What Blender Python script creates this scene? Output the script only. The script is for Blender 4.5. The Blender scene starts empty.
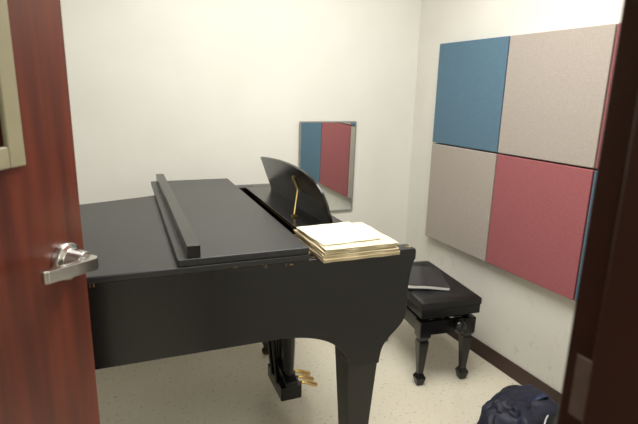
import bpy, bmesh, math, random
from mathutils import Vector, Matrix
random.seed(4)
S=bpy.context.scene; COL=S.collection
S.view_settings.view_transform='Standard'
pi=math.pi
def lin(c):
    return tuple(((x/255)/12.92 if x/255<=0.04045 else ((x/255+0.055)/1.055)**2.4) for x in c)+(1,)
# ---------------------------------------------------------------- materials
def mat(name,rgb,rough=.5,metal=0,spec=.5,rgb2=None,scale=20,detail=4,stretch=(1,1,1),bump=0,bscale=None,lo=.35,hi=.65,coat=0):
    m=bpy.data.materials.new(name); m.use_nodes=True; N=m.node_tree.nodes; L=m.node_tree.links
    b=N['Principled BSDF']; b.inputs['Roughness'].default_value=rough; b.inputs['Metallic'].default_value=metal
    b.inputs['Specular IOR Level'].default_value=spec; b.inputs['Coat Weight'].default_value=coat
    b.inputs['Base Color'].default_value=lin(rgb)
    tc=N.new('ShaderNodeTexCoord'); mp=N.new('ShaderNodeMapping'); L.new(tc.outputs['Object'],mp.inputs['Vector'])
    mp.inputs['Scale'].default_value=stretch
    if rgb2 is not None:
        n=N.new('ShaderNodeTexNoise'); n.inputs['Scale'].default_value=scale; n.inputs['Detail'].default_value=detail
        L.new(mp.outputs[0],n.inputs['Vector'])
        r=N.new('ShaderNodeValToRGB'); r.color_ramp.elements[0].position=lo; r.color_ramp.elements[1].position=hi
        r.color_ramp.elements[0].color=lin(rgb); r.color_ramp.elements[1].color=lin(rgb2)
        L.new(n.outputs['Fac'],r.inputs['Fac']); L.new(r.outputs['Color'],b.inputs['Base Color'])
    if bump:
        n2=N.new('ShaderNodeTexNoise'); n2.inputs['Scale'].default_value=bscale or scale; n2.inputs['Detail'].default_value=3
        L.new(mp.outputs[0],n2.inputs['Vector'])
        bp=N.new('ShaderNodeBump'); bp.inputs['Strength'].default_value=bump; bp.inputs['Distance'].default_value=.002
        L.new(n2.outputs['Fac'],bp.inputs['Height']); L.new(bp.outputs[0],b.inputs['Normal'])
    return m
def overlay(m,scale,lo,hi,rgb,zr=None,amt=1.0,stretch=(1,1,1),detail=4,rough=.5,off=(0,0,0)):
    """mix a second colour where noise is high, optionally only within a height band"""
    N=m.node_tree.nodes;L=m.node_tree.links;b=N['Principled BSDF']
    src=b.inputs['Base Color'].links[0].from_socket
    n=N.new('ShaderNodeTexNoise');n.inputs['Scale'].default_value=scale;n.inputs['Detail'].default_value=detail;n.inputs['Roughness'].default_value=rough
    tc=N.new('ShaderNodeTexCoord');mp=N.new('ShaderNodeMapping');mp.inputs['Scale'].default_value=stretch;mp.inputs['Location'].default_value=off;L.new(tc.outputs['Object'],mp.inputs[0]);L.new(mp.outputs[0],n.inputs[0])
    r=N.new('ShaderNodeValToRGB');r.color_ramp.elements[0].position=lo;r.color_ramp.elements[1].position=hi
    L.new(n.outputs['Fac'],r.inputs[0]); fac=r.outputs['Color']
    mr=None
    if zr:
        sx=N.new('ShaderNodeSeparateXYZ');L.new(tc.outputs['Object'],sx.inputs[0])
        mr=N.new('ShaderNodeMapRange');mr.inputs['From Min'].default_value=zr[0];mr.inputs['From Max'].default_value=zr[1];mr.inputs['To Min'].default_value=zr[2];mr.inputs['To Max'].default_value=zr[3]
        L.new(sx.outputs['Z'],mr.inputs['Value'])
        mu=N.new('ShaderNodeMath');mu.operation='MULTIPLY';L.new(fac,mu.inputs[0]);L.new(mr.outputs[0],mu.inputs[1]);fac=mu.outputs[0]
    m2=N.new('ShaderNodeMath');m2.operation='MULTIPLY';L.new(fac,m2.inputs[0]);m2.inputs[1].default_value=amt
    mx=N.new('ShaderNodeMix');mx.data_type='RGBA';L.new(m2.outputs[0],mx.inputs['Factor']);L.new(src,mx.inputs['A']);mx.inputs['B'].default_value=lin(rgb)
    L.new(mx.outputs['Result'],b.inputs['Base Color']);return m
M_wall=mat('painted_wall',(226,225,217),.75,rgb2=(222,221,212),scale=3,bump=.2,bscale=160)
M_wallr=overlay(mat('scuffed_wall',(222,220,212),.75,rgb2=(218,215,206),scale=3,bump=.2,bscale=160),9,.56,.70,(150,145,136),zr=(.15,.9,.5,0),stretch=(1,1,.8),detail=9,rough=.75)
M_ceil=mat('ceiling_tile',(228,226,220),.9,rgb2=(210,208,200),scale=90)
M_floor=overlay(mat('speckled_vinyl',(222,216,198),.14,rgb2=(217,210,191),scale=2.5,bump=.03,bscale=8),55,.60,.68,(192,182,160))
M_base=mat('brown_vinyl_base',(66,46,38),.45,rgb2=(58,40,33),scale=10)
M_frame=mat('painted_steel_frame',(66,45,37),.3,rgb2=(58,39,32),scale=5,bump=.05,bscale=100)
M_wood=mat('mahogany',(104,47,31),.30,rgb2=(58,24,16),scale=9,detail=8,stretch=(3,3,.18),bump=.04,bscale=40,lo=.3,hi=.74)
M_vframe=mat('tan_steel',(142,136,110),.5,rgb2=(134,128,103),scale=12)
M_glass=mat('dark_wired_glass',(28,26,22),.1,rgb2=(34,32,26),scale=5)
M_chrome=mat('satin_chrome',(206,204,200),.22,metal=1,rgb2=(194,192,188),scale=60)
M_plate=mat('brushed_steel',(150,146,140),.4,metal=.7,rgb2=(136,132,126),scale=60)
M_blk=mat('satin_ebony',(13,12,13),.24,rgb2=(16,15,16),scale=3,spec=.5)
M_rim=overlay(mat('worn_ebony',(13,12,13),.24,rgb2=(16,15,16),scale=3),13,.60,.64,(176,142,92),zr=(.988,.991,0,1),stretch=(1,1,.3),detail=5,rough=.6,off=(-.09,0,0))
M_lid=overlay(mat('ebony_lid_sheen',(27,27,30),.34,rgb2=(32,32,35),scale=3,spec=.55),13,.63,.67,(150,122,80),zr=(1.006,1.0075,1,0),stretch=(1,1,.3))  # lid sheen painted in as a greyer base; tan chips are edge wear
M_brass=mat('brass',(176,152,100),.36,metal=1,rgb2=(156,132,82),scale=30)
M_caster=mat('dull_caster',(70,60,42),.45,metal=.8,rgb2=(58,50,36),scale=30)
M_pbrass=mat('polished_brass',(222,196,136),.2,metal=1,rgb2=(206,178,116),scale=30)
M_gold=mat('bronze_plate',(176,140,76),.45,metal=.7,rgb2=(160,124,62),scale=12)
M_steel=mat('steel_pin',(150,150,155),.3,metal=1)
M_ivory=mat('white_key',(230,226,212),.3,rgb2=(224,219,203),scale=9)
M_bkey=mat('black_key',(14,14,15),.35)
M_leather=mat('black_vinyl',(15,14,16),.4,rgb2=(19,18,20),scale=30,bump=.3,bscale=250)
M_paperA=mat('aged_paper',(208,196,166),.85,rgb2=(186,172,140),scale=9)
M_paperB=mat('cream_cover',(222,213,184),.8,rgb2=(211,200,168),scale=6)
M_paperC=mat('white_sheet',(232,226,204),.8,rgb2=(226,218,194),scale=6)
M_tan=mat('tan_cover',(196,180,146),.8,rgb2=(176,158,122),scale=12)
M_white=mat('white_pages',(232,230,226),.8,rgb2=(216,214,208),scale=90,stretch=(1,1,20))
M_cover=mat('black_cover',(34,34,39),.2,rgb2=(40,40,46),scale=20)
M_mirror=mat('mirror_silver',(238,242,240),.015,metal=1)
M_alum=mat('aluminium_channel',(150,150,146),.5,metal=.2,rgb2=(138,138,134),scale=40)
def fabric(n,a,b): return mat(n,a,.95,rgb2=b,scale=300,detail=2,bump=.35,bscale=320,spec=.1,lo=.3,hi=.7)
F_blue=fabric('blue_fabric',(98,125,143),(84,111,130)); F_tan=fabric('tan_fabric',(176,167,159),(160,150,142)); F_red=fabric('red_fabric',(163,101,103),(147,85,89))
M_navy=mat('navy_nylon',(20,22,38),.6,rgb2=(28,32,54),scale=14,bump=.4,bscale=60)
M_blueb=mat('blue_nylon',(44,54,92),.6,rgb2=(36,44,76),scale=30)
M_pipe=mat('white_piping',(205,207,212),.6,rgb2=(190,192,198),scale=40)
def emis(n,s,c=(1,.98,.93,1)):
    m=bpy.data.materials.new(n);m.use_nodes=True;b=m.node_tree.nodes['Principled BSDF'];b.inputs['Emission Color'].default_value=c;b.inputs['Emission Strength'].default_value=s;b.inputs['Base Color'].default_value=(.8,.8,.8,1);return m
# ---------------------------------------------------------------- mesh builder
class MB:
    def __init__(s): s.bm=bmesh.new(); s.mats=[]; s.cur=0
    def m(s,mt):
        if mt not in s.mats: s.mats.append(mt)
        s.cur=s.mats.index(mt); return s
    def _f(s,vs):
        try: f=s.bm.faces.new(vs); f.material_index=s.cur; return f
        except ValueError: return None
    def box(s,x0,x1,y0,y1,z0,z1,T=None):
        P=[(x,y,z) for z in (z0,z1) for y in (y0,y1) for x in (x0,x1)]
        v=[s.bm.verts.new((T@Vector(p)) if T else p) for p in P]
        for f in [(0,2,3,1),(4,5,7,6),(0,1,5,4),(2,6,7,3),(0,4,6,2),(1,3,7,5)]: s._f([v[i] for i in f])
        return s
    def prism(s,pts,lo,hi,ax='z',T=None):
        def mk(p,h):
            q={'z':(p[0],p[1],h),'y':(p[0],h,p[1]),'x':(h,p[0],p[1])}[ax]
            return s.bm.verts.new((T@Vector(q)) if T else q)
        a=[mk(p,lo) for p in pts]; b=[mk(p,hi) for p in pts]; n=len(pts)
        s._f(a[::-1]); s._f(b)
        for i in range(n): s._f([a[i],a[(i+1)%n],b[(i+1)%n],b[i]])
        return s
    def loft(s,rings,cap=True):
        R=[[s.bm.verts.new(p) for p in r] for r in rings]
        for i in range(len(R)-1):
            n=len(R[i])
            for j in range(n): s._f([R[i][j],R[i][(j+1)%n],R[i+1][(j+1)%n],R[i+1][j]])
        if cap: s._f(R[0][::-1]); s._f(R[-1])
        return s
    def lathe(s,prof,c,ax='z',n=20,T=None):
        rings=[]
        for r,h in prof:
            ring=[]
            for k in range(n):
                t=2*pi*k/n; x,y=r*math.cos(t),r*math.sin(t)
                p={'z':(x,y,h),'x':(h,x,y),'y':(y,h,x)}[ax]
                p=Vector(p)+Vector(c); ring.append(T@p if T else p)
            rings.append(ring)
        return s.loft(rings)
    def tube(s,path,r,n=10,sx=1,cap=True,up=(0,0,1),e=1):
        path=[Vector(p) for p in path]; rings=[]
        sg=lambda v:math.copysign(abs(v)**e,v)
        for i,p in enumerate(path):
            d=(path[min(i+1,len(path)-1)]-path[max(i-1,0)]).normalized()
            u=Vector(up)
            if abs(d.dot(u))>.95: u=Vector((1,0,0))
            a=d.cross(u).normalized(); b=a.cross(d).normalized()
            rr=r[i] if isinstance(r,(list,tuple)) else r
            rings.append([p+a*(rr*sx*sg(math.cos(2*pi*k/n)))+b*(rr*sg(math.sin(2*pi*k/n))) for k in range(n)])
        return s.loft(rings,cap)
    def done(s,name,parent=None,bevel=0,seg=2,smooth=False,loc=None,rot=None,sub=0,**props):
        bmesh.ops.recalc_face_normals(s.bm,faces=s.bm.faces)
        me=bpy.data.meshes.new(name); s.bm.to_mesh(me); s.bm.free()
        for mt in s.mats: me.materials.append(mt)
        o=bpy.data.objects.new(name,me); COL.objects.link(o)
        if parent: o.parent=parent
        if loc is not None: o.location=loc
        if rot is not None: o.rotation_euler=rot
        if bevel:
            b=o.modifiers.new('b','BEVEL'); b.width=bevel; b.segments=seg; b.limit_method='ANGLE'; b.angle_limit=math.radians(35)
        if smooth or bevel:
            me.polygons.foreach_set('use_smooth',[True]*len(me.polygons))
            if bevel: o.modifiers.new('w','WEIGHTED_NORMAL')
        for k,v in props.items(): o[k]=v
        return o
def empty(name,loc,rotz,label,category,**p):
    e=bpy.data.objects.new(name,None); e.empty_display_size=.1; COL.objects.link(e); e.location=loc; e.rotation_euler=(0,0,rotz)
    if label: e['label']=label; e['category']=category
    for k,v in p.items(): e[k]=v
    return e
def catmull(pts,k=6,closed=False):
    out=[];n=len(pts)
    rng=range(n if closed else n-1)
    for i in rng:
        g=lambda j: Vector(pts[j%n] if closed else pts[max(0,min(n-1,j))])
        p0,p1,p2,p3=g(i-1),g(i),g(i+1),g(i+2)
        for t in range(k):
            t/=k
            out.append(.5*((2*p1)+(-p0+p2)*t+(2*p0-5*p1+4*p2-p3)*t*t+(-p0+3*p1-3*p2+p3)*t**3))
    if not closed: out.append(Vector(pts[-1]))
    return out
def curve2(pts,k=6): return [(p.x,p.y) for p in catmull([(a,b,0) for a,b in pts],k)]
# ---------------------------------------------------------------- room
XW,YB,XL,YH,ZC=1.994,2.82,-1.15,-1.5,2.6
YF0,YF1=.13,.279; XO0,XO1=-.555,.385; ZH=2.13
st=dict(kind='structure')
MB().m(M_floor).box(XL-.1,XW+.1,YH-.1,YB+.1,-.08,0).done('floor',**st)
MB().m(M_ceil).box(XL-.1,XW+.1,YH-.1,YB+.1,ZC,ZC+.08).done('ceiling',**st)
MB().m(M_wall).box(XL-.1,XW+.1,YB,YB+.1,0,ZC).done('wall_back',**st)
MB().m(M_wallr).box(XW,XW+.1,YH,YB,0,ZC).done('wall_right',**st)
MB().m(M_wall).box(XL-.1,XL,YH,YB,0,ZC).done('wall_left',**st)
MB().m(M_wall).box(XL,XW,YH-.1,YH,0,ZC).done('wall_hallway',**st)
MB().m(M_wall).box(XL,XO0-.03,YF0,YF1,0,ZC).box(XO1+.03,XW,YF0,YF1,0,ZC).box(XO0-.03,XO1+.03,YF0,YF1,ZH+.03,ZC).done('wall_front',**st)
MB().m(M_base).box(XW-.008,XW,YF1,YB,0,.092).done('baseboard_right',bevel=.003,**st)
MB().m(M_base).box(XL,XW-.008,YB-.008,YB,0,.092).done('baseboard_back',bevel=.003,**st)
fr=MB().m(M_frame)
for sx,x in ((1,XO1),(-1,XO0)):
    a,b=(x,x+.045) if sx>0 else (x-.045,x)
    fr.box(a,b,YF0-.012,YF1+.0,0,ZH+.04)
    a,b=(x-.014,x) if sx>0 else (x,x+.014)
    fr.box(a,b,YF0+.03,YF1-.034,0,ZH)
fr.box(XO0,XO1,YF0-.012,YF1,ZH,ZH+.04)
TR=fr.done('trim_1',bevel=.003,seg=3,**st)
MB().m(M_plate).box(XO1-.0015,XO1,YF1-.030,YF1-.012,1.215,1.275).done('strike_plate',TR,bevel=.0005,label='satin metal strike plate')
# ---------------------------------------------------------------- door
DA=33; LW=.905
latch=Vector((-.03,1.034,0)); dr=Vector((math.sin(math.radians(DA)),math.cos(math.radians(DA)),0))
hinge=latch-dr*LW
door=MB()
door.m(M_wood)
vx1=LW-.138; vx0=vx1-.30; vz0,vz1=1.372,2.0
door.box(0,vx0+.02,0,.044,.01,2.12).box(vx1-.02,LW,0,.044,.01,2.12).box(vx0+.02,vx1-.02,0,.044,.01,vz0+.02).box(vx0+.02,vx1-.02,0,.044,vz1-.02,2.12)
D=door.done('door_1',loc=hinge,rot=(0,0,math.radians(90-DA)),label='red mahogany door with narrow window standing open',**st)
vf=MB().m(M_vframe)
w=.034
for y0,y1 in ((-.010,0),(.044,.054)):
    vf.box(vx0,vx0+w,y0,y1,vz0,vz1).box(vx1-w,vx1,y0,y1,vz0,vz1).box(vx0+w,vx1-w,y0,y1,vz0,vz0+w).box(vx0+w,vx1-w,y0,y1,vz1-w,vz1)
vf.done('window_frame',D,bevel=.003)
MB().m(M_glass).box(vx0+.021,vx1-.021,.018,.026,vz0+.021,vz1-.021).done('glass_pane',D)
HZ=1.183; HX=LW-.062
h=MB().m(M_chrome)
h.lathe([(.0,0),(.036,0),(.036,-.009),(.034,-.014),(.025,-.017),(.0215,-.040),(.020,-.045),(.0,-.045)],(HX,0,HZ),ax='y',n=32)
h.done('rose',D,bevel=.001,label='satin chrome round handle rose')
h=MB().m(M_chrome)
lz=lambda x:max(0,(HX-x))*.17
out=[(HX+.014,-.036),(HX+.014,-.054),(HX+.009,-.064),(HX-.004,-.069),(HX-.060,-.069),(HX-.127,-.067),(HX-.132,-.063),(HX-.132,-.056),(HX-.127,-.052),(HX-.060,-.053),(HX-.012,-.052),(HX-.010,-.050),(HX-.010,-.036)]
lo_=[h.bm.verts.new((x,y,HZ-.0115+lz(x))) for x,y in out]; hi_=[h.bm.verts.new((x,y,HZ+.0115+lz(x)-.02*max(0,HX-x-.0))) for x,y in out]
h._f(lo_[::-1]);h._f(hi_)
for i in range(len(out)): h._f([lo_[i],lo_[(i+1)%len(out)],hi_[(i+1)%len(out)],hi_[i]])
h.done('lever_handle',D,bevel=.0065,seg=4,label='rounded satin chrome door lever')
MB().m(M_chrome).box(LW-.001,LW+.002,.012,.034,HZ-.1,HZ+.1).done('latch_plate',D,bevel=.0008)
# ---------------------------------------------------------------- acoustic panels
Ys=[2.540,1.982,1.415,.848]; Zs=[(1.201,1.794),(.592,1.201)]
cols=[[('blue',F_blue),('tan',F_tan),('red',F_red)],[('tan',F_tan),('red',F_red),('blue',F_blue)]]
for r,(z0,z1) in enumerate(Zs):
    for c in range(3):
        n,mt=cols[r][c]; y1,y0=Ys[c],Ys[c+1]
        b=MB().m(mt).box(-.025,.025,-(y1-y0)/2+.004,(y1-y0)/2-.004,-(z1-z0)/2+.004,(z1-z0)/2-.004)
        b.done('acoustic_panel',bevel=.004,seg=3,loc=(XW-.0245,(y0+y1)/2,(z0+z1)/2),label='square %s fabric acoustic panel mounted on the wall'%n,category='acoustic panel',group='checkerboard of fabric acoustic panels')
# ---------------------------------------------------------------- mirror
mx0,mx1,mz0,mz1=1.158,1.542,.74,1.315
me=empty('wall_mirror',((mx0+mx1)/2,YB-.0065,(mz0+mz1)/2),0,'small rectangular wall mirror in a thin metal channel frame','mirror')
me.rotation_euler=(math.radians(1.0),0,0)
hw,hh=(mx1-mx0)/2,(mz1-mz0)/2
MB().m(M_mirror).box(-hw+.004,hw-.004,-.010,-.004,-hh+.004,hh-.004).done('mirror_glass',me)
MB().m(M_alum).box(-hw,hw,-.013,0,-hh-.004,-hh+.005).box(-hw,hw,-.013,0,hh-.005,hh+.003).box(-hw-.002,-hw+.0045,-.013,0,-hh,hh).box(hw-.0045,hw+.002,-.013,0,-hh,hh).done('mirror_frame',me,bevel=.001)
# ---------------------------------------------------------------- grand piano
PA=math.radians(-3.02)
P=empty('grand_piano',(0,1.333,0),PA,'black satin grand piano, front lid folded back, music desk raised','piano')
bent=[(.60,1.25),(.50,1.235),(.40,1.165),(.30,1.07),(.18,.985),(.04,.93),(-.12,.875),(-.35,.81),(-.58,.70),(-.75,.52),(-.83,.30),(-.82,.12),(-.74,.02)]
bc=[(p.x,p.y) for p in catmull([(x,y,0) for x,y in bent],5)]
path=[(.70,1.25)]+bc+[(-.66,0)]
inn=[]
for i,p in enumerate(path):
    a=Vector(path[max(i-1,0)]);b=Vector(path[min(i+1,len(path)-1)]);d=(b-a).normalized();nn=Vector((-d.y,d.x));inn.append((p[0]+nn.x*.045,p[1]+nn.y*.045))
rim=MB().m(M_rim)
bm=rim.bm
R=[]
for z in (.75,1.0):
    R.append(([bm.verts.new((p[0],p[1],z)) for p in path],[bm.verts.new((p[0],p[1],z)) for p in inn]))
n=len(path)
for i in range(n-1):
    rim._f([R[0][0][i],R[0][0][i+1],R[1][0][i+1],R[1][0][i]]); rim._f([R[0][1][i],R[1][1][i],R[1][1][i+1],R[0][1][i+1]])
    rim._f([R[1][0][i],R[1][0][i+1],R[1][1][i+1],R[1][1][i]]); rim._f([R[0][0][i],R[0][1][i],R[0][1][i+1],R[0][0][i+1]])
for i in (0,n-1): rim._f([R[0][0][i],R[1][0][i],R[1][1][i],R[0][1][i]])
rim.done('case_rim',P,bevel=.003)
armF=[(.952,1.0),(.955,.992),(.955,.964)]+curve2([(.950,.957),(.943,.93),(.937,.89),(.934,.85),(.934,.80),(.932,.77),(.922,.742),(.900,.716),(.872,.690),(.850,.660),(.841,.625),(.838,.600)],5)
armB=curve2([(.722,.600),(.718,.630),(.702,.664),(.672,.695),(.630,.720),(.57,.739),(.50,.749),(.46,.75)],5)
near=[(-.66,1.0)]+armF+armB+[(-.66,.75)]
MB().m(M_rim).prism(near,0,.058,'y').done('side_panel',P,bevel=.003,label='straight side panel sweeping down into the leg')
MB().m(M_rim).prism([(.701,1.0)]+armF+[p for p in armB if p[0]>.71]+[(.701,.68)],1.19,1.251,'y').done('arm',P,bevel=.003)
# lid
lidp=[(.575,1.24)]+[p for p in bc if p[0]<.55]+[(-.66,-.008),(.575,-.008)]
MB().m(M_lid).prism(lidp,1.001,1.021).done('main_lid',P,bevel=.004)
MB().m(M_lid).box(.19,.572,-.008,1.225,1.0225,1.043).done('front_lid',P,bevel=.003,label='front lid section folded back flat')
MB().m(M_blk).box(.216,.252,-.004,1.225,1.0435,1.079).done('lid_lip',P,bevel=.001,label='upright lip rail of the folded front lid')
hg=MB().m(M_brass)
hg.tube([(.577,.0,1.021),(.577,1.2,1.021)],.002,8)
hg.done('lid_hinge',P,smooth=True)
pl=MB().m(M_gold).box(.0,.70,.066,1.185,.90,.915).m(M_blk).box(.0,.72,.066,1.185,.78,.80)
pl.done('cast_plate',P,bevel=.002)
pins=MB().m(M_steel)
for r in range(3):
    for k in range(58):
        pins.tube([(.60+.02*r,.09+k*.0185+.006*r,.915),(.60+.02*r,.09+k*.0185+.006*r,.94)],.0028,6)
pins.done('tuning_pins',P,kind='stuff')
ms=MB().m(M_blk).box(.655,.86,.085,1.165,.985,1.001).box(.58,.86,.0605,.084,.97,1.001).box(.58,.86,1.166,1.189,.97,1.001).box(.835,.86,.085,1.165,.93,.984)
ms.done('music_shelf',P,bevel=.002)
# music desk
b0,b1=.285,1.13
prof=[(b0+.004,0),(b0,.05),(b0+.001,.09),(b0+.009,.122),(b0+.026,.149),(b0+.058,.171),(b0+.11,.188),(b0+.18,.199),(b0+.28,.205),(b0+.38,.205),(b0+.50,.200),(b0+.62,.191),(b0+.74,.180),(b1,.168),(b1-.015,.08),(b1-.035,0)]
T=Matrix.Translation((.778,0,1.004))@Matrix.Rotation(math.radians(-17),4,'Y')
MB().m(M_blk).prism(prof,-.005,.005,'x',T=T).done('music_desk',P,bevel=.002)
MB().m(M_blk).box(.771,.810,b0+.002,b1-.03,1.0015,1.010).done('desk_ledge',P,bevel=.002)
def onback(b,h,off=.011):
    return T@Vector((-off,b,h))
pr=MB().m(M_brass)
pr.tube([onback(.60,.150),onback(.575,.100,.012)],.0045,10)
pr.tube([onback(.575,.102,.012),(.700,.51,1.010)],.0045,10)
pr.lathe([(0,-.003),(.010,-.003),(.010,.003),(0,.003)],onback(.60,.150,.010),ax='x',n=14)
pr.lathe([(0,-.003),(.007,-.003),(.007,.003),(0,.003)],onback(.575,.101,.012),ax='x',n=14)
pr.box(.688,.712,.497,.522,1.0012,1.008)
pr.done('desk_prop',P,smooth=False,label='angled brass support bracket')
# keyboard area
MB().m(M_blk).box(.58,.922,.059,1.189,.722,.7495).done('keybed',P,bevel=.002)
MB().m(M_blk).box(.915,.929,.059,1.189,.7505,.785).done('key_slip',P,bevel=.002)
MB().m(M_blk).box(.775,.79,.059,1.189,.7505,.93).done('fallboard',P,bevel=.002)
MB().m(M_blk).box(.791,.914,.059,.10,.7505,.80).done('key_block',P,bevel=.002)
MB().m(M_blk).box(.791,.914,1.15,1.189,.7505,.80).done('key_block',P,bevel=.002)
kb=MB()
wk=(1.15-.10)/52
kb.m(M_ivory)
for k in range(52): kb.box(.791,.912,.1005+k*wk,.1+(k+1)*wk-.001,.756,.775)
kb.m(M_bkey)
for k in range(51):
    if k%7 in (0,2,3,5,6): kb.box(.791,.868,.1+(k+1)*wk-.005,.1+(k+1)*wk+.005,.7755,.787)
kb.done('keyboard',P,kind='stuff')
MB().m(M_blk).box(-.5,.57,.40,.46,.70,.778).box(-.5,.57,.46,.80,.765,.779).done('underside_beam',P)
# legs
def leg(cx,cy,ztop):
    b=MB().m(M_blk)
    def sq(w,z):
        return [(cx-w,cy-w,z),(cx+w,cy-w,z),(cx+w,cy+w,z),(cx-w,cy+w,z)]
    b.loft([sq(.036,.075),sq(.036,.095),sq(.028,.10),sq(.030,.13),sq(.054,.58),sq(.058,.64),sq(.058,ztop)])
    b.m(M_caster)
    b.lathe([(0,.076),(.014,.076),(.012,.055),(0,.055)],(cx,cy,0))
    b.lathe([(0,-.011),(.024,-.011),(.0275,-.006),(.0275,.006),(.024,.011),(0,.011)],(cx-.008,cy,.0278),ax='y')
    b.box(cx-.02,cx+.012,cy-.016,cy-.012,.02,.06).box(cx-.02,cx+.012,cy+.012,cy+.016,.02,.06)
    return b.done('leg',P,bevel=.002)
leg(.780,.062,.70); leg(.780,1.188,.70); leg(-.55,.42,.76)
# lyre
L=empty('pedal_lyre',(-.025,.05,.0),0,'','');L.parent=P
ly=MB().m(M_blk)
ly.box(.695,.795,.525,.755,.110,.178).box(.70,.79,.52,.76,.640,.722)
for b in (.572,.708):
    ly.lathe([(0,.178),(.030,.178),(.030,.195),(.021,.207),(.025,.26),(.029,.38),(.025,.53),(.021,.60),(.030,.62),(.030,.64),(0,.64)],(.745,b,0),n=16)
ly.box(.738,.752,.60,.68,.178,.64)
ly.prism([(.525,.178),(.525,.198),(.57,.225),(.71,.225),(.755,.198),(.755,.178)],.715,.775,'x')
ly.done('lyre_body',L,bevel=.004)
for b in (.60,.68):
    rd=MB().m(M_blk)
    rd.tube([(.70,b,.16),(.64,b,.76)],.010,8)
    rd.done('lyre_brace',L,smooth=True)
for b in (.590,.640,.690):
    pth=catmull([(.790,b,.140),(.812,b,.147),(.838,b,.144),(.866,b,.130),(.884,b,.122),(.896,b,.120)],4)
    bb=MB().m(M_pbrass); n=len(pth)
    rr=[.006+.004*min(1,i/(n*.6)) for i in range(n)]; rr[-1]*=.55; rr[-2]*=.85
    bb.tube(pth,rr,n=12,sx=1.6); bb.done('pedal',L,smooth=True,label='rounded brass pedal')
# ---------------------------------------------------------------- sheet music stack
def book(name,ca,cb,wa,wb,z0,th,rot,mts,label,cat,wav=.0):
    x=ca*math.cos(PA)-cb*math.sin(PA); y=1.333+ca*math.sin(PA)+cb*math.cos(PA)
    e=empty(name,(x,y,z0),PA+rot,label,cat,group='stack of old sheet music on the piano')
    def sheet(z0,z1,ins,mt,nm):
        b=MB().m(mt);n=9
        top=[];bot=[]
        for i in range(n):
            for j in range(n):
                u=-1+2*i/(n-1);v=-1+2*j/(n-1)
                X=u*(wa/2-ins);Y=v*(wb/2-ins)
                jx=.0015*math.sin(7*v+ca*50+z0*900) if abs(u)==1 else 0; jy=.0015*math.sin(8*u+z0*700) if abs(v)==1 else 0
                dz=wav*(max(0,u*.5+.5)**2*max(0,-v*.5+.5)**2)+wav*.3*math.sin(3*u+2*v)**2
                top.append(b.bm.verts.new((X+jx,Y+jy,z1+dz)));bot.append(b.bm.verts.new((X+jx,Y+jy,z0+dz*.7)))
        g=lambda L,i,j:L[i*n+j]
        for i in range(n-1):
            for j in range(n-1):
                b._f([g(top,i,j),g(top,i+1,j),g(top,i+1,j+1),g(top,i,j+1)]);b._f([g(bot,i,j),g(bot,i,j+1),g(bot,i+1,j+1),g(bot,i+1,j)])
        for i in range(n-1):
            for j in (0,n-1): b._f([g(top,i,j),g(top,i+1,j),g(bot,i+1,j),g(bot,i,j)])
            for j in (0,n-1): b._f([g(top,j,i),g(top,j,i+1),g(bot,j,i+1),g(bot,j,i)])
        return b.done(nm,e,smooth=False)
    cth=.0009
    sheet(0,cth,0,mts[0],'cover');sheet(cth,th-cth,.002,mts[1],'pages');sheet(th-cth,th,0,mts[0],'cover')
z=1.0015
spec=[(.737,.098,.262,.285,.009,.00,(M_tan,M_paperA),'tan covered book of sheet music, worn edges'),
      (.740,.100,.258,.275,.008,-.025,(M_paperB,M_paperA),'cream covered music book with yellowed pages'),
      (.734,.103,.252,.27,.007,.025,(M_tan,M_paperB),'tan paper music folio with frayed edges'),
      (.742,.100,.248,.268,.007,-.01,(M_paperB,M_paperA),'cream music score with curled corner'),
      (.718,.118,.205,.22,.003,.06,(M_paperC,M_paperB),'pale sheet music lying on top of the stack')]
for ca,cb,wa,wb,th,rt,mts,lab in spec:
    book('music_book',ca,cb,wa,wb,z,th,rt,mts,lab,'sheet music',wav=.0015); z+=th+.0016
# ---------------------------------------------------------------- bench
BR=math.radians(-9)
B=empty('piano_bench',(1.645,2.105,0),BR,'black adjustable piano bench with padded vinyl seat','bench')
BW,BL=.170,.29
c=MB().m(M_leather); nx,ny=25,37
tufts=[(-.5,-.66),(.5,-.66),(0,-.33),(-.5,0),(.5,0),(0,.33),(-.5,.66),(.5,.66)]
def cz(u,v):
    e=(1-abs(u)**14)*(1-abs(v)**20)
    zz=.484+.012*e**.6
    for tu,tv in tufts:
        d2=((u-tu)*BW)**2+((v-tv)*BL)**2
        zz-=.007*math.exp(-d2/.0006)
    return zz
G=[[c.bm.verts.new((BW*(-1+2*i/(nx-1)),BL*(-1+2*j/(ny-1)),cz(-1+2*i/(nx-1),-1+2*j/(ny-1)))) for j in range(ny)] for i in range(nx)]
for i in range(nx-1):
    for j in range(ny-1): c._f([G[i][j],G[i+1][j],G[i+1][j+1],G[i][j+1]])
ring=[G[i][0] for i in range(nx)]+[G[nx-1][j] for j in range(1,ny)]+[G[i][ny-1] for i in range(nx-2,-1,-1)]+[G[0][j] for j in range(ny-2,0,-1)]
low=[c.bm.verts.new((v.co.x*1.0,v.co.y*1.0,.450)) for v in ring]
for i in range(len(ring)): c._f([ring[i],ring[(i+1)%len(ring)],low[(i+1)%len(ring)],low[i]])
c._f(low)
c.done('seat_cushion',B,smooth=True,bevel=.004)
MB().m(M_blk).box(-.167,.167,-.286,.286,.400,.4495).done('seat_board',B,bevel=.004)
MB().m(M_blk).box(-.150,-.130,-.235,.235,.295,.370).box(.130,.150,-.235,.235,.295,.370).box(-.130,.130,-.268,-.246,.295,.370).box(-.130,.130,.246,.268,.295,.370).done('apron',B,bevel=.002)
sc=MB().m(M_blk)
for y in (-.2,.2):
    sc.tube([(-.1,y,.32),(.1,y,.390)],.008,8); sc.tube([(.1,y,.32),(-.1,y,.390)],.008,8)
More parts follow.
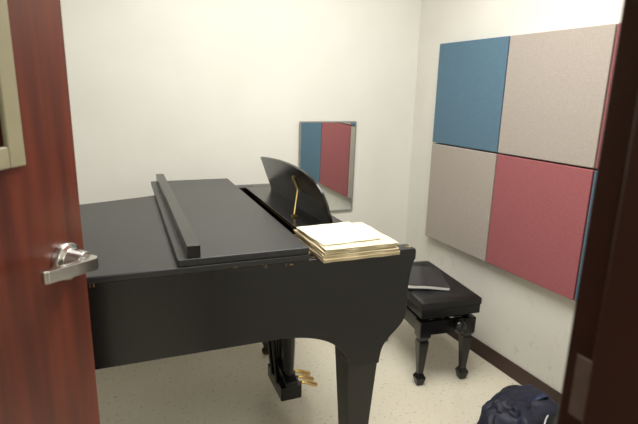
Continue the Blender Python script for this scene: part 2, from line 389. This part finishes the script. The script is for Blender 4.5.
sc.box(-.135,.135,-.24,.24,.3705,.3995)
sc.done('scissor_lift',B)
for s_ in (-1,1):
    MB().m(M_blk).lathe([(0,s_*.2682),(.010,s_*.2682),(.010,s_*.286),(.030,s_*.290),(.036,s_*.302),(.030,s_*.315),(0,s_*.318)],(.05,0.0,.340),ax='y',n=18).done('height_knob',B,smooth=True)
for sx in (-1,1):
    for sy in (-1,1):
        cx,cy=sx*.127,sy*.24
        b=MB().m(M_blk)
        def sq(w,z): return [(cx-w,cy-w,z),(cx+w,cy-w,z),(cx+w,cy+w,z),(cx-w,cy+w,z)]
        b.loft([sq(.014,.0),sq(.018,.004),sq(.027,.045),sq(.016,.066),sq(.015,.074),sq(.027,.25),sq(.022,.265),sq(.032,.285),sq(.033,.3702)])
        b.done('leg',B,bevel=.003)
# notebook on bench
nb=empty('notebook',(1.612,2.085,.4975),math.radians(-26),'black softcover notebook with white pages on the bench','notebook')
def leaf(z0,z1,w,l,mt,nm,curl):
    b=MB().m(mt);n=13;t=[];bo=[]
    for i in range(n):
        for j in range(2):
            u=i/(n-1);x=-w/2+w*u;y=(-l/2,l/2)[j];dz=curl*((1-u)**2+.55*math.sin(u*pi)**2)
            t.append(b.bm.verts.new((x,y,z1+dz)));bo.append(b.bm.verts.new((x,y,z0+dz*.8)))
    for i in range(n-1):
        a=i*2
        b._f([t[a],t[a+2],t[a+3],t[a+1]]);b._f([bo[a],bo[a+1],bo[a+3],bo[a+2]]);b._f([t[a],bo[a],bo[a+2],t[a+2]]);b._f([t[a+1],t[a+3],bo[a+3],bo[a+1]])
    b._f([t[0],t[1],bo[1],bo[0]]);a=(n-1)*2;b._f([t[a],bo[a],bo[a+1],t[a+1]])
    b.done(nm,nb,smooth=False)
leaf(0,.002,.225,.29,M_cover,'cover',0);leaf(.0022,.015,.222,.288,M_white,'pages',.008);leaf(.0155,.0175,.225,.288,M_cover,'cover',.012)
# ---------------------------------------------------------------- backpack
K=empty('backpack',(1.63,1.355,0),math.radians(15),'navy nylon backpack with white piping slumped on the floor','backpack')
def blob(cx,cy,cz_,rx,ry,rz,mt,nm,e=.7,lump=.06,parent=K,lean=0):
    b=MB().m(mt);rings=[];nu,nv=48,28
    for j in range(1,nv):
        ph=-pi/2+pi*j/nv;ring=[]
        for i in range(nu):
            t=2*pi*i/nu
            sp=lambda v:math.copysign(abs(v)**e,v)
            x=sp(math.cos(t))*sp(math.cos(ph));y=sp(math.sin(t))*sp(math.cos(ph));z_=sp(math.sin(ph))
            k=1+lump*math.sin(3*t+2*ph)*math.cos(2*t-1.3*ph)+lump*.5*math.sin(7*t+6*z_)*math.cos(3*ph+t)+lump*.3*math.sin(13*x+9*y)
            zz=max(.002,cz_+rz*z_*(k if z_>0 else 1)*(1+lean*x))
            ring.append((cx+rx*x*k,cy+ry*y*k,zz))
        rings.append(ring)
    b.loft(rings);return b.done(nm,parent,smooth=True)
blob(0,0,.100,.175,.13,.098,M_navy,'main_bag',lean=.15,lump=.10,e=.6)
blob(-.03,-.10,.075,.11,.06,.065,M_navy,'front_pocket',lump=.09)
blob(-.04,.02,.165,.085,.07,.042,M_navy,'top_flap',lump=.14,lean=-.3)
pp=MB().m(M_pipe)
pp.tube(catmull([(-.15,-.09,.13),(-.11,-.12,.160),(-.06,-.13,.178),(-.02,-.12,.185),(.02,-.11,.180)],6),.0035,6)
pp.tube(catmull([(-.13,-.14,.08),(-.09,-.165,.115),(-.03,-.17,.135),(.03,-.165,.125)],6),.003,6)
pp.done('piping',K,smooth=True)
sp=MB().m(M_blueb)
sp.tube(catmull([(.04,-.02,.185),(.06,-.04,.210),(.09,-.05,.214),(.12,-.05,.200),(.15,-.03,.15),(.16,-.05,.09)],6),.004,8,sx=3)
sp.done('carry_strap',K,smooth=True,label='blue webbing strap')
sp=MB().m(M_navy)
sp.tube(catmull([(-.10,.06,.17),(-.17,.04,.15),(-.205,-.02,.08),(-.19,-.09,.025),(-.12,-.17,.010),(-.04,-.20,.010)],6),.006,8,sx=2.6)
sp.done('shoulder_strap',K,smooth=True)
# ---------------------------------------------------------------- lights
def fixture(x,y,w,l,power,label):
    e=empty('ceiling_light',(x,y,ZC-.03),0,label,'ceiling light')
    MB().m(M_pipe).box(-w/2-.02,w/2+.02,-l/2-.02,l/2+.02,.005,.030).done('housing',e,bevel=.003)
    MB().m(emis('diffuser_glow',1.5)).box(-w/2,w/2,-l/2,l/2,-.003,.0045).done('diffuser',e)
    ld=bpy.data.lights.new('troffer_lamp','AREA');ld.shape='RECTANGLE';ld.size=w;ld.size_y=l;ld.energy=power;ld.color=(1,.98,.93)
    lo=bpy.data.objects.new('troffer_lamp',ld);COL.objects.link(lo);lo.parent=e;lo.location=(0,0,-.01)
fixture(.85,1.45,1.2,1.2,49,'large fluorescent ceiling light over the piano')
fixture(.3,-.75,.6,1.0,24,'recessed fluorescent ceiling light in the hallway')
W=bpy.data.worlds.new('w');S.world=W;W.use_nodes=True;W.node_tree.nodes['Background'].inputs[0].default_value=(1,.97,.92,1);W.node_tree.nodes['Background'].inputs[1].default_value=.2
# ---------------------------------------------------------------- camera
cd=bpy.data.cameras.new('camera');co=bpy.data.objects.new('camera',cd);COL.objects.link(co);S.camera=co
cd.sensor_width=36;cd.lens=494.2/638*36;cd.clip_start=.02
th,ya,ro=[math.radians(a) for a in (13.78,24.85,1.39)]
Fv=Vector((math.sin(ya)*math.cos(th),math.cos(ya)*math.cos(th),-math.sin(th)));Rv=Vector((math.cos(ya),-math.sin(ya),0));Uv=Rv.cross(Fv)
m3=Matrix((Rv,Uv,-Fv)).transposed()
co.matrix_world=Matrix.Translation((0,0,1.5))@m3.to_4x4()@Matrix.Rotation(ro,4,'Z')
cd.dof.use_dof=True;cd.dof.focus_distance=1.8;cd.dof.aperture_fstop=5.6
